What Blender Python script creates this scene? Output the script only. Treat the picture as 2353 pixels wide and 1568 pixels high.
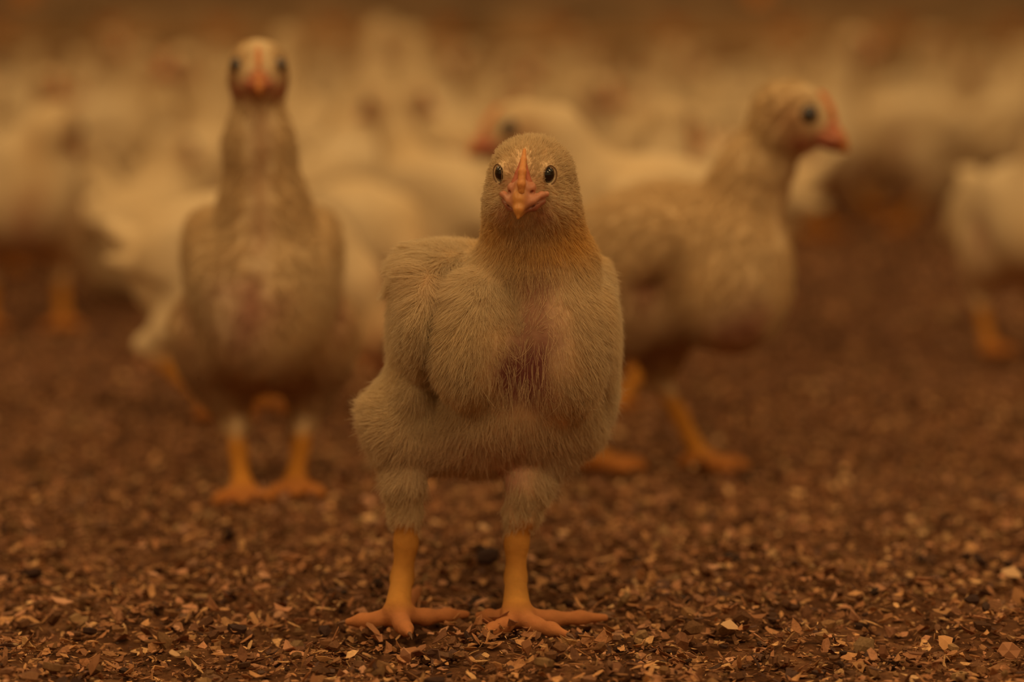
import bpy, math, random
import numpy as np
from mathutils import Vector, Matrix
from mathutils.kdtree import KDTree

for o in list(bpy.data.objects): bpy.data.objects.remove(o)
scene = bpy.context.scene
COL = scene.collection

# ------------------------------------------------------------------ camera
W, H = 2353, 1568
LENS = 100.0
F = LENS / 36.0 * W                      # focal length in pixels
HC = 0.263                               # camera height above the litter
PITCH = math.atan(684.0 / F)             # horizon lies at pixel row 100
cam_d = bpy.data.cameras.new('camera')
cam = bpy.data.objects.new('camera', cam_d); COL.objects.link(cam)
cam.location = (0, 0, HC)
cam.rotation_euler = (math.pi/2 - PITCH, 0, 0)
cam_d.lens = LENS; cam_d.sensor_width = 36.0
cam_d.clip_start = 0.05; cam_d.clip_end = 100
cam_d.dof.use_dof = True
cam_d.dof.focus_distance = 1.237
cam_d.dof.aperture_fstop = 4.5
scene.camera = cam

# ------------------------------------------------------------------ world, lights, exposure
vs = scene.view_settings
scene.display_settings.display_device = 'sRGB'
vs.view_transform = 'Standard'; vs.look = 'None'; vs.gamma = 1.0
vs.exposure = 0.0
vs.use_curve_mapping = False
world = bpy.data.worlds.new('barn_ambient'); scene.world = world
world.use_nodes = True
bg = world.node_tree.nodes['Background']
bg.inputs['Color'].default_value = (1.0, 0.60, 0.25, 1)
bg.inputs['Strength'].default_value = 0.25

def area(name, loc, sx, sy, power, col=(1.0, 0.62, 0.27), target=None):
    l = bpy.data.lights.new(name, 'AREA'); l.shape = 'RECTANGLE'; l.size = sx; l.size_y = sy
    l.energy = power; l.color = col
    o = bpy.data.objects.new(name, l); COL.objects.link(o); o.location = loc
    if target is not None:
        o.rotation_euler = (Vector(target) - Vector(loc)).to_track_quat('-Z', 'Y').to_euler()
    return o
# rows of tube lamps under the barn roof
LP = 16.3
for ly, k in ((-1.8, 1.75), (0.7, 1.05), (3.4, 0.55), (6.2, 0.6), (9.0, 0.7), (11.4, 0.8)):
    for lx in (-2.6, 0.1, 2.8):
        area('tube_lamp', (lx, ly, 2.5), 1.3, 0.25, LP*k)
# a pair of small bulbs over the aisle where the photographer stands
for lx in (0.22, 0.42):
    area('bulb_lamp', (lx, 0.25, 1.75), 0.03, 0.03, 0.9, target=(0.0, 1.3, 0.1))

scene.cycles.use_denoising = True
scene.cycles.max_bounces = 6
scene.cycles.diffuse_bounces = 3
scene.cycles.transparent_max_bounces = 8

# ------------------------------------------------------------------ pixel helpers
CT, ST = math.cos(PITCH), math.sin(PITCH)
def ray(px, py):
    u = (px - W/2) / F; v = (H/2 - py) / F
    return np.array([u, CT + v*ST, -ST + v*CT])
def P(px, py, Y):
    r = ray(px, py); return np.array([0, 0, HC]) + r * (Y / r[1])
def G(px, py, z=0.0):
    r = ray(px, py); return np.array([0, 0, HC]) + r * ((z - HC) / r[2])
def proj(p):
    d = p - np.array([0, 0, HC])
    w = d[..., 1]*CT - d[..., 2]*ST
    v = d[..., 1]*ST + d[..., 2]*CT
    return W/2 + F*d[..., 0]/w, H/2 - F*v/w

rng = np.random.default_rng(7)
random.seed(7)

# ------------------------------------------------------------------ materials
def lin(r, g, b):
    f = lambda c: c/12.92 if c <= 0.04045 else ((c+0.055)/1.055)**2.4
    return (f(r/255), f(g/255), f(b/255), 1)

def new_mat(name):
    m = bpy.data.materials.new(name); m.use_nodes = True
    nt = m.node_tree
    for n in list(nt.nodes): nt.nodes.remove(n)
    out = nt.nodes.new('ShaderNodeOutputMaterial')
    return m, nt, out

def attr_mat(name, rough=0.7, spec=0.2, bump=0.0, bscale=600, sss=0.0, mul=(1, 1, 1), scales=False):
    m, nt, out = new_mat(name)
    b = nt.nodes.new('ShaderNodeBsdfPrincipled')
    a = nt.nodes.new('ShaderNodeAttribute'); a.attribute_name = 'Col'
    tc = nt.nodes.new('ShaderNodeTexCoord')
    no = nt.nodes.new('ShaderNodeTexNoise'); no.inputs['Scale'].default_value = bscale; no.inputs['Detail'].default_value = 4
    nt.links.new(tc.outputs['Object'], no.inputs['Vector'])
    mx = nt.nodes.new('ShaderNodeMix'); mx.data_type = 'RGBA'; mx.blend_type = 'MULTIPLY'
    mx.inputs['Factor'].default_value = 0.35
    nt.links.new(a.outputs['Color'], mx.inputs['A']); nt.links.new(no.outputs['Color'], mx.inputs['B'])
    nt.links.new(a.outputs['Color'], mx.inputs['A'])
    rr = nt.nodes.new('ShaderNodeMapRange'); rr.inputs['To Min'].default_value = 0.55; rr.inputs['To Max'].default_value = 1.35
    nt.links.new(no.outputs['Fac'], rr.inputs['Value'])
    cc = nt.nodes.new('ShaderNodeCombineColor')
    for k in ('Red', 'Green', 'Blue'): nt.links.new(rr.outputs['Result'], cc.inputs[k])
    nt.links.new(cc.outputs['Color'], mx.inputs['B'])
    nt.links.new(mx.outputs['Result'], b.inputs['Base Color'])
    b.inputs['Roughness'].default_value = rough
    b.inputs['Specular IOR Level'].default_value = spec
    if sss:
        b.inputs['Subsurface Weight'].default_value = sss
        b.inputs['Subsurface Radius'].default_value = (0.004, 0.0015, 0.0008)
        b.inputs['Subsurface Scale'].default_value = 1.0
    if bump:
        bp = nt.nodes.new('ShaderNodeBump'); bp.inputs['Strength'].default_value = bump; bp.inputs['Distance'].default_value = 0.001
        nt.links.new(no.outputs['Fac'], bp.inputs['Height']); nt.links.new(bp.outputs['Normal'], b.inputs['Normal'])
        if scales:
            vo = nt.nodes.new('ShaderNodeTexVoronoi'); vo.inputs['Scale'].default_value = 380
            nt.links.new(tc.outputs['Object'], vo.inputs['Vector'])
            b2 = nt.nodes.new('ShaderNodeBump'); b2.inputs['Strength'].default_value = 0.35; b2.inputs['Distance'].default_value = 0.0008
            b2.invert = True
            nt.links.new(vo.outputs['Distance'], b2.inputs['Height']); nt.links.new(bp.outputs['Normal'], b2.inputs['Normal'])
            nt.links.new(b2.outputs['Normal'], b.inputs['Normal'])
    nt.links.new(b.outputs['BSDF'], out.inputs['Surface'])
    return m

def hair_mat(name):
    m, nt, out = new_mat(name)
    a = nt.nodes.new('ShaderNodeAttribute'); a.attribute_name = 'Col'
    d = nt.nodes.new('ShaderNodeBsdfDiffuse'); t = nt.nodes.new('ShaderNodeBsdfTranslucent')
    mx = nt.nodes.new('ShaderNodeMixShader'); mx.inputs[0].default_value = 0.4
    nt.links.new(a.outputs['Color'], d.inputs['Color']); nt.links.new(a.outputs['Color'], t.inputs['Color'])
    nt.links.new(d.outputs[0], mx.inputs[1]); nt.links.new(t.outputs[0], mx.inputs[2])
    nt.links.new(mx.outputs[0], out.inputs['Surface'])
    return m

def plain_mat(name, col, rough=0.6, spec=0.3, noise=0.0, nscale=40, metal=0.0, coat=0.0):
    m, nt, out = new_mat(name)
    b = nt.nodes.new('ShaderNodeBsdfPrincipled')
    b.inputs['Roughness'].default_value = rough; b.inputs['Specular IOR Level'].default_value = spec
    b.inputs['Metallic'].default_value = metal; b.inputs['Coat Weight'].default_value = coat
    tc = nt.nodes.new('ShaderNodeTexCoord')
    no = nt.nodes.new('ShaderNodeTexNoise'); no.inputs['Scale'].default_value = nscale
    nt.links.new(tc.outputs['Object'], no.inputs['Vector'])
    cr = nt.nodes.new('ShaderNodeValToRGB')
    c = np.array(col[:3])
    cr.color_ramp.elements[0].position = 0.3; cr.color_ramp.elements[1].position = 0.7
    cr.color_ramp.elements[0].color = (*(c*(1-noise)), 1); cr.color_ramp.elements[1].color = (*np.clip(c*(1+noise), 0, 1), 1)
    nt.links.new(no.outputs['Fac'], cr.inputs['Fac']); nt.links.new(cr.outputs['Color'], b.inputs['Base Color'])
    nt.links.new(b.outputs['BSDF'], out.inputs['Surface'])
    return m

M_BODY = attr_mat('downy_skin', 0.85, 0.1, bump=0.5, bscale=260, sss=0.15)
M_FLOCK = attr_mat('white_plumage', 0.95, 0.05, bump=0.6, bscale=120)
M_HORN = attr_mat('beak_horn', 0.36, 0.5, bump=0.12, bscale=500, sss=0.25)
M_COMB = attr_mat('comb_skin', 0.45, 0.4, bump=0.3, bscale=700, sss=0.3)
M_LID = attr_mat('eyelid_skin', 0.6, 0.3, bump=0.2, bscale=900)
M_DOWN = hair_mat('down_barbs')
M_CLAW = plain_mat('claw_horn', (0.16, 0.08, 0.045), 0.4, 0.4, 0.2, 300)
M_LITTER = None

def eye_mat():
    m, nt, out = new_mat('dark_eye')
    b = nt.nodes.new('ShaderNodeBsdfPrincipled')
    a = nt.nodes.new('ShaderNodeAttribute'); a.attribute_name = 'Col'
    nt.links.new(a.outputs['Color'], b.inputs['Base Color'])
    b.inputs['Roughness'].default_value = 0.05; b.inputs['Coat Weight'].default_value = 1.0
    b.inputs['Coat Roughness'].default_value = 0.02
    nt.links.new(b.outputs['BSDF'], out.inputs['Surface'])
    return m
M_EYE = eye_mat()

# ------------------------------------------------------------------ signed distance modelling
def unit(v): v = np.asarray(v, float); return v / np.linalg.norm(v)
class Ell:
    """ellipsoid with centre c, radii r, rotation matrix R whose columns are the axes"""
    def __init__(s, c, r, R=None, k=0.006, sub=False):
        s.c = np.asarray(c, float); s.r = np.asarray(r, float); s.R = np.eye(3) if R is None else np.asarray(R, float)
        s.k = k; s.sub = sub
    def bb(s):
        e = np.sqrt(((s.R * s.r)**2).sum(1)); return s.c - e, s.c + e
    def d(s, X, Y, Z):
        q = [(X-s.c[0]), (Y-s.c[1]), (Z-s.c[2])]
        l = [s.R[0, i]*q[0] + s.R[1, i]*q[1] + s.R[2, i]*q[2] for i in range(3)]
        a = np.sqrt(sum((l[i]/s.r[i])**2 for i in range(3)))
        b = np.sqrt(sum((l[i]/s.r[i]**2)**2 for i in range(3))) + 1e-9
        return a*(a-1)/b
class Cone:
    """round cone from a to b, radii ra, rb; squash flattens along unit axis ax by factor q"""
    def __init__(s, a, b, ra, rb, k=0.004, sub=False, ax=None, q=1.0):
        s.a = np.asarray(a, float); s.b = np.asarray(b, float); s.ra = ra; s.rb = rb; s.k = k; s.sub = sub
        s.ax = None if ax is None else unit(ax); s.q = q
    def bb(s):
        m = max(s.ra, s.rb)*max(1, s.q); return np.minimum(s.a, s.b)-m, np.maximum(s.a, s.b)+m
    def d(s, X, Y, Z):
        ba = s.b - s.a; L2 = ba@ba
        pa = [X-s.a[0], Y-s.a[1], Z-s.a[2]]
        t = np.clip((pa[0]*ba[0]+pa[1]*ba[1]+pa[2]*ba[2])/L2, 0, 1)
        v = [pa[i]-ba[i]*t for i in range(3)]
        if s.ax is not None:
            w = v[0]*s.ax[0]+v[1]*s.ax[1]+v[2]*s.ax[2]
            v = [v[i] + s.ax[i]*w*(1/s.q-1) for i in range(3)]
        return np.sqrt(v[0]**2+v[1]**2+v[2]**2) - (s.ra + (s.rb-s.ra)*t)

def chain(pts, radii, k=0.003, **kw):
    return [Cone(pts[i], pts[i+1], radii[i], radii[i+1], k=k, **kw) for i in range(len(pts)-1)]

def sdf_mesh(prims, h):
    los, his = zip(*[p.bb() for p in prims if not p.sub])
    lo = np.min(los, 0) - 3*h; hi = np.max(his, 0) + 3*h
    n = np.ceil((hi-lo)/h).astype(int) + 1
    ax = [lo[i] + h*np.arange(n[i]) for i in range(3)]
    D = np.full(n, 0.05, np.float32)
    for p in prims:
        a, b = p.bb(); m = p.k*1.2 + 3*h
        i0 = np.clip(np.floor((a-m-lo)/h).astype(int), 0, n-1); i1 = np.clip(np.ceil((b+m-lo)/h).astype(int)+1, 1, n)
        sl = tuple(slice(i0[i], i1[i]) for i in range(3))
        X, Y, Z = np.meshgrid(*[ax[i][sl[i]] for i in range(3)], indexing='ij', sparse=True)
        d = p.d(X, Y, Z).astype(np.float32); c = D[sl]
        if p.sub:
            d = -d; hh = np.maximum(p.k-np.abs(c-d), 0)/p.k; D[sl] = np.maximum(c, d) + hh*hh*p.k*0.25
        else:
            hh = np.maximum(p.k-np.abs(c-d), 0)/p.k; D[sl] = np.minimum(c, d) - hh*hh*p.k*0.25
    # surface nets
    S = D < 0
    nx, ny, nz = n
    corner = [(i, j, k) for i in (0, 1) for j in (0, 1) for k in (0, 1)]
    cnt = np.zeros((nx-1, ny-1, nz-1), np.int8)
    for i, j, k in corner: cnt += S[i:nx-1+i, j:ny-1+j, k:nz-1+k]
    act = (cnt > 0) & (cnt < 8)
    idx = np.argwhere(act)
    vid = np.full(act.shape, -1, np.int64); vid[act] = np.arange(len(idx))
    cv = {c: D[idx[:, 0]+c[0], idx[:, 1]+c[1], idx[:, 2]+c[2]] for c in corner}
    acc = np.zeros((len(idx), 3)); num = np.zeros(len(idx))
    for c in corner:
        for axx in range(3):
            if c[axx] == 0:
                e = list(c); e[axx] = 1; e = tuple(e)
                a, b = cv[c], cv[e]; cr = (a < 0) != (b < 0)
                t = np.where(cr, a/(np.where(cr, a-b, 1)), 0)
                pt = np.tile(np.array(c, float), (len(idx), 1)); pt[:, axx] = t
                acc[cr] += pt[cr]; num[cr] += 1
    V = lo + h*(idx + acc/num[:, None])
    quads = []
    for axx in range(3):
        o1, o2 = [(1, 2), (2, 0), (0, 1)][axx]
        s0 = [slice(None)]*3; s1 = [slice(None)]*3
        s0[axx] = slice(0, n[axx]-1); s1[axx] = slice(1, n[axx])
        a = S[tuple(s0)]; b = S[tuple(s1)]
        for flip in (False, True):
            e = np.argwhere(a & ~b if not flip else ~a & b)
            e = e[(e[:, o1] > 0) & (e[:, o2] > 0) & (e[:, o1] < n[o1]-1) & (e[:, o2] < n[o2]-1)]
            def g(d1, d2):
                q = e.copy(); q[:, o1] -= d1; q[:, o2] -= d2
                return vid[q[:, 0], q[:, 1], q[:, 2]]
            q = np.stack([g(1, 1), g(0, 1), g(0, 0), g(1, 0)], 1)
            if flip: q = q[:, ::-1]
            quads.append(q)
    Q = np.concatenate(quads); Q = Q[(Q >= 0).all(1)]
    return V, Q

def smooth(V, Q, it=2, f=0.5):
    for _ in range(it):
        acc = np.zeros_like(V); num = np.zeros(len(V))
        for i in range(4):
            np.add.at(acc, Q[:, i], V[Q[:, (i+1) % 4]]); np.add.at(acc, Q[:, (i+1) % 4], V[Q[:, i]])
            np.add.at(num, Q[:, i], 1); np.add.at(num, Q[:, (i+1) % 4], 1)
        V = V*(1-f) + f*acc/num[:, None]
    return V

def np_mesh(name, V, Fc, mat, colors=None, smooth_shade=True):
    """V (n,3); Fc (m,k) array of same-size faces"""
    me = bpy.data.meshes.new(name)
    n, m, k = len(V), len(Fc), Fc.shape[1]
    me.vertices.add(n); me.vertices.foreach_set('co', np.asarray(V, np.float32).ravel())
    me.loops.add(m*k); me.loops.foreach_set('vertex_index', np.asarray(Fc, np.int32).ravel())
    me.polygons.add(m); me.polygons.foreach_set('loop_start', np.arange(0, m*k, k, dtype=np.int32))
    me.polygons.foreach_set('use_smooth', np.full(m, smooth_shade))
    me.update(calc_edges=True); me.validate()
    if colors is not None:
        at = me.color_attributes.new('Col', 'FLOAT_COLOR', 'POINT')
        c = np.ones((n, 4), np.float32); c[:, :3] = colors; at.data.foreach_set('color', c.ravel())
    me.materials.append(mat)
    return me

def link(name, data, parent=None, loc=None, **props):
    o = bpy.data.objects.new(name, data); COL.objects.link(o)
    if parent is not None: o.parent = parent
    if loc is not None: o.location = loc
    for k, v in props.items(): o[k] = v
    return o

def normals(V, Q):
    a = V[Q[:, 2]]-V[Q[:, 0]]; b = V[Q[:, 3]]-V[Q[:, 1]]
    fn = np.cross(a, b); N = np.zeros_like(V)
    for i in range(4): np.add.at(N, Q[:, i], fn)
    return N/(np.linalg.norm(N, axis=1, keepdims=True)+1e-12), np.linalg.norm(fn, axis=1)/2

def sstep(a, b, x): t = np.clip((x-a)/(b-a), 0, 1); return t*t*(3-2*t)
def vnoise(p, s, seed=0):
    """cheap smooth noise from a few sines, -1..1"""
    r = np.random.default_rng(seed); o = np.zeros(len(p))
    for i in range(6):
        d = r.normal(size=3); d /= np.linalg.norm(d); o += np.sin(p@d*s*(0.7+0.25*i) + r.uniform(0, 6.28))
    return o/3.0

# ------------------------------------------------------------------ down and feathers as curves
def make_hair(name, V, Q, count, dens, flow, length, color, rad, lift, clump_n=2500, clump=0.6, seed=1, npt=5, curl=0.25, vcol=None):
    """V,Q mesh; dens(p,n)->0..1; flow(p,n)->vector; length(p)->m; color(p)->rgb; lift(p)->0..1"""
    r = np.random.default_rng(seed)
    N, A = normals(V, Q)
    fc = V[Q].mean(1); fnn = N[Q].mean(1); wgt = A*dens(fc, fnn)
    f = r.choice(len(Q), count, p=wgt/wgt.sum())
    u, v = r.random(len(f)), r.random(len(f))
    w = np.stack([(1-u)*(1-v), u*(1-v), u*v, (1-u)*v], 1)
    p = (V[Q[f]]*w[..., None]).sum(1); n = (N[Q[f]]*w[..., None]).sum(1)
    n /= np.linalg.norm(n, axis=1, keepdims=True)
    m = len(p)
    g = flow(p, n) + r.normal(size=(m, 3))*0.12
    g -= n*(g*n).sum(1, keepdims=True); g /= np.linalg.norm(g, axis=1, keepdims=True)+1e-9
    L = length(p)*r.uniform(0.65, 1.15, m)
    lf = lift(p)*r.uniform(0.6, 1.4, m)
    # clumps
    ci = r.choice(m, min(clump_n, m), replace=False)
    kd = KDTree(len(ci))
    for i, c in enumerate(ci): kd.insert(p[c], i)
    kd.balance()
    near = np.array([kd.find(q)[1] for q in p]); gc = ci[near]
    t = np.linspace(0, 1, npt)[None, :, None]
    def path(P0, n0, g0, L0, lf0):
        L0 = L0[:, None, None]; lf0 = lf0[:, None, None]
        return P0[:, None] + L0*(g0[:, None]*t*np.sqrt(np.clip(1-lf0**2*0.8, 0.05, 1)) + n0[:, None]*(lf0*t - 0.35*lf0*t*t) )
    base = path(p, n, g, L, lf)
    gd = path(p[gc], n[gc], g[gc], L[gc]*1.1, lf[gc])
    cl = clump*r.uniform(0.6, 1.0, m)[:, None, None]
    pos = base*(1-cl*t**1.2) + gd*cl*t**1.2
    pos += r.normal(size=(m, 1, 3))*t**2*L[:, None, None]*curl*0.6
    cu = bpy.data.hair_curves.new(name)
    cu.add_curves([npt]*m)
    cu.position_data.foreach_set('vector', pos.astype(np.float32).ravel())
    ra = cu.attributes.get('radius') or cu.attributes.new('radius', 'FLOAT', 'POINT')
    rr = (rad*(1-0.75*np.linspace(0, 1, npt)**1.5))[None, :]*r.uniform(0.7, 1.3, m)[:, None]
    ra.data.foreach_set('value', rr.astype(np.float32).ravel())
    c = np.ones((m, 4), np.float32); c[:, :3] = (color(p) if vcol is None else (vcol[Q[f]]*w[..., None]).sum(1))*r.uniform(0.88, 1.08, m)[:, None]
    at = cu.attributes.new('Col', 'FLOAT_COLOR', 'CURVE'); at.data.foreach_set('color', c.ravel())
    cu.materials.append(M_DOWN)
    return cu

# ------------------------------------------------------------------ head furniture shared by every bird
def frame(f, up=(0, 0, 1), roll=0.0):
    """columns: right(x), back(y), up(z) for a head that looks along f"""
    f = unit(f); y = -f; x = unit(np.cross(y, up)); z = np.cross(x, y)
    if roll:
        c, s = math.cos(roll), math.sin(roll); x, z = x*c+z*s, z*c-x*s
    return np.stack([x, y, z], 1)

def beak_prims(q=1.0, fine=True):
    """beak in head frame, looking along -y, origin at the middle of the beak base"""
    m = 0.001*q
    A = lambda *a: np.array(a)*m
    pr = []
    pr += chain([A(0, 5, 2.0), A(0, -1, 2.0), A(0, -6.5, 0.2), A(0, -11.5, -3.6), A(0, -13.6, -6.8)],
                [4.6*m, 4.3*m, 3.5*m, 2.1*m, 0.7*m], k=1.5*m)
    pr.append(Ell(A(0, -1.5, -1.6), A(7.6, 8.5, 3.2), k=2.5*m))
    pr += chain([A(0, 2, 6.6), A(0, -3, 5.6), A(0, -9, 0.8)], [1.7*m, 1.8*m, 1.6*m], k=2.5*m)      # culmen
    for s in (-1, 1):
        pr.append(Ell(A(s*3.6, -0.6, 3.2), A(3.0, 3.8, 2.8), k=1.5*m))                       # nostril bulge
        pr += chain([A(s*0.8, -10.5, -3.0), A(s*4.2, -5.2, -1.6), A(s*8.6, 1.5, -0.8), A(s*10.2, 5, -1.6)],
                    [1.3*m, 1.5*m, 1.35*m, 1.4*m], k=1.3*m)                                   # edge of the gape
        pr += chain([A(s*1.0, -8.0, -5.0), A(s*5.4, -2.5, -5.2), A(s*8.6, 3.2, -4.4)], [1.5*m, 1.9*m, 1.6*m], k=1.6*m)
        if fine:
            pr.append(Ell(A(s*5.0, -3.4, 2.2), A(0.8, 1.3, 0.7), k=0.5*m, sub=True))
    pr += chain([A(0, 5, -4.6), A(0, -4, -5.4), A(0, -10, -6.6)], [3.8*m, 3.2*m, 1.3*m], k=1.5*m)  # lower mandible
    if fine:
        for s in (-1, 1):
            pr += chain([A(s*2.8, -8.4, -5.2), A(s*7.2, -2.0, -3.4), A(s*11.0, 4.0, -3.2)], [0.35*m, 0.5*m, 0.5*m], k=0.5*m, sub=True)
    return pr

def beak_color(V, q=1.0):
    v = V/(0.001*q)
    c = np.tile(np.array([0.78, 0.36, 0.20]), (len(v), 1))
    tip = sstep(-2.0, -9.0, v[:, 1])*sstep(4.5, 1.2, np.abs(v[:, 0]))
    c = c*(1-tip[:, None]) + np.array([0.82, 0.40, 0.10])*tip[:, None]
    gape = sstep(2.5, 6.5, np.abs(v[:, 0]))*sstep(1.5, -1.0, v[:, 2])
    c = c*(1-gape[:, None]*0.8) + np.array([0.80, 0.40, 0.25])*gape[:, None]*0.8
    low = sstep(-2.8, -4.2, v[:, 2])*sstep(-11, -7, v[:, 1])
    c = c*(1-low[:, None]*0.8) + np.array([0.36, 0.11, 0.06])*low[:, None]*0.8
    return c*[0.74, 0.70, 0.72]

def eye_mesh(r, name='eye'):
    """ball looking along +z, dark brown iris ring and black pupil"""
    V = []; Fq = []; nu, nv = 28, 18
    for j in range(nv+1):
        th = math.pi*j/nv
        for i in range(nu):
            ph = 2*math.pi*i/nu; V.append((r*math.sin(th)*math.cos(ph), r*math.sin(th)*math.sin(ph), r*math.cos(th)))
    for j in range(nv):
        for i in range(nu):
            a = j*nu+i; b = j*nu+(i+1) % nu; Fq.append((a, a+nu, b+nu, b))
    V = np.array(V); a = np.arccos(np.clip(V[:, 2]/r, -1, 1))
    c = np.tile(np.array([0.004, 0.003, 0.003]), (len(V), 1))
    iris = sstep(0.55, 0.65, a)*sstep(1.25, 1.1, a)
    c = c*(1-iris[:, None]) + np.array([0.008, 0.005, 0.005])*iris[:, None]
    return np_mesh(name, V, np.array(Fq), M_EYE, c)

def lid_mesh(r, col=(0.27, 0.17, 0.09)):
    """almond ring of skin round an eye that looks along +z; the long way of the almond is y"""
    n, mth = 40, 8; V = []; Fq = []
    for i in range(n):
        a = 2*math.pi*i/n
        ex = math.copysign(abs(math.cos(a))**1.15, math.cos(a))*0.74*r; ey = math.sin(a)*0.84*r
        rr = math.hypot(ex, ey); zz = math.sqrt(max(0, (1.12*r)**2 - rr*rr))
        o = np.array([ex, ey, zz]); rad = unit([ex, ey, 0.0]); nn = unit(o); tt = np.cross(nn, unit(np.cross(rad, nn)))
        for j in range(mth):
            b = 2*math.pi*j/mth
            V.append(o + rad*math.cos(b)*0.07*r + nn*math.sin(b)*0.05*r + rad*0.12*r)
    for i in range(n):
        for j in range(mth):
            a = i*mth+j; b = i*mth+(j+1) % mth; c = ((i+1) % n)*mth+(j+1) % mth; d = ((i+1) % n)*mth+j
            Fq.append((a, b, c, d))
    V = np.array(V)
    return np_mesh('eyelid', V, np.array(Fq), M_LID, np.tile(np.array(col), (len(V), 1)))

def comb_prims(q, pts=None):
    m = 0.001*q; A = lambda *a: np.array(a)*m
    pts = pts or [A(0, 11.5, 17.6), A(0, 8, 15.2), A(0, 3.5, 10.6), A(0, 0, 6.2)]
    pr = chain(pts, [0.9*m, 1.6*m, 1.8*m, 1.8*m], k=1.2*m)
    return pr

def set_rot(o, R3):
    o.rotation_euler = Matrix([list(R3[i]) for i in range(3)]).to_euler()

def eye_frame(direction, up):
    z = unit(direction); x = unit(np.cross(up, z)); y = np.cross(z, x)
    return np.stack([x, y, z], 1)

# ------------------------------------------------------------------ feet
def foot_prims(ankle, tips, hallux, r0=0.0042, k=0.0035, r1=0.0021):
    pr = []; ankle = np.asarray(ankle, float)
    for t in list(tips) + [hallux]:
        t = np.asarray(t, float)
        a = ankle*[1, 1, 0.75]
        m1 = a*0.6 + t*0.4; m1[2] = max(t[2]+0.0012, a[2]*0.42)
        m2 = a*0.28 + t*0.72; m2[2] = t[2] + 0.0008
        pr += chain([a, m1, m2, t], [r0*1.3, r0*0.98, r0*0.82, r1], k=k)
    return pr

def claw_mesh(L=0.0048, r=0.0010):
    """claw pointing along -y, curving down"""
    V = []; Fq = []; n, s = 6, 7
    for j in range(s):
        t = j/(s-1); rr = r*(1-t)**0.8 + 0.00008
        c = np.array([0, -L*t, -L*0.35*t*t])
        for i in range(n):
            a = 2*math.pi*i/n; V.append(c + [rr*math.cos(a), 0, rr*math.sin(a)])
    for j in range(s-1):
        for i in range(n):
            a = j*n+i; b = j*n+(i+1) % n; Fq.append((a, a+n, b+n, b))
    return np_mesh('claw', np.array(V), np.array(Fq), M_CLAW)

def add_claws(root, ankle, tips, org):
    me = claw_mesh()
    for t in tips:
        d = np.array(t) - np.array(ankle); d[2] = 0
        o = link('claw', me, root, Vector(np.array(t) - org + unit(d)*0.0012))
        o.rotation_euler = (0, 0, math.atan2(d[0], -d[1])*1.0)
    return

# ================================================================== THE LITTER FLOOR
def height(x, y):
    return (0.0030*np.sin(x*23+1.3)*np.sin(y*17+0.4) + 0.0022*np.sin(x*51+y*37) + 0.0016*np.sin(x*93-y*71+2)
            + 0.0035*np.sin(y*9.1+x*4.0+1.0)) - 0.0045

def litter_mat():
    m, nt, out = new_mat('peat_litter')
    b = nt.nodes.new('ShaderNodeBsdfPrincipled'); b.inputs['Roughness'].default_value = 0.95; b.inputs['Specular IOR Level'].default_value = 0.1
    tc = nt.nodes.new('ShaderNodeTexCoord')
    n1 = nt.nodes.new('ShaderNodeTexNoise'); n1.inputs['Scale'].default_value = 55; n1.inputs['Detail'].default_value = 8; n1.inputs['Roughness'].default_value = 0.7
    n2 = nt.nodes.new('ShaderNodeTexVoronoi'); n2.inputs['Scale'].default_value = 110
    nt.links.new(tc.outputs['Object'], n1.inputs['Vector']); nt.links.new(tc.outputs['Object'], n2.inputs['Vector'])
    cr = nt.nodes.new('ShaderNodeValToRGB'); e = cr.color_ramp.elements
    e[0].position = 0.32; e[0].color = (0.05, 0.022, 0.012, 1); e[1].position = 0.66; e[1].color = (0.25, 0.125, 0.06, 1)
    x = e.new(0.5); x.color = (0.14, 0.063, 0.030, 1)
    nt.links.new(n1.outputs['Fac'], cr.inputs['Fac']); nt.links.new(cr.outputs['Color'], b.inputs['Base Color'])
    bp = nt.nodes.new('ShaderNodeBump'); bp.inputs['Strength'].default_value = 0.8; bp.inputs['Distance'].default_value = 0.004
    nt.links.new(n2.outputs['Distance'], bp.inputs['Height']); nt.links.new(bp.outputs['Normal'], b.inputs['Normal'])
    nt.links.new(b.outputs['BSDF'], out.inputs['Surface'])
    return m
M_LITTER = litter_mat()

def build_floor():
    xs = np.concatenate([np.linspace(-7, -1.0, 30)[:-1], np.linspace(-1.0, 1.0, 220), np.linspace(1.0, 7, 30)[1:]])
    ys = np.concatenate([np.linspace(-1.0, 0.9, 20)[:-1], np.linspace(0.9, 4.5, 400), np.linspace(4.5, 14.0, 60)[1:]])
    X, Y = np.meshgrid(xs, ys, indexing='ij'); Z = height(X, Y)
    V = np.stack([X, Y, Z], -1).reshape(-1, 3); nx, ny = X.shape
    i, j = np.meshgrid(np.arange(nx-1), np.arange(ny-1), indexing='ij'); a = (i*ny+j).ravel()
    me = np_mesh('floor', V, np.stack([a, a+ny, a+ny+1, a+1], 1), M_LITTER)
    return link('floor', me, kind='structure', label='barn floor covered in brown peat and wood shaving litter')
floor = build_floor()

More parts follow.
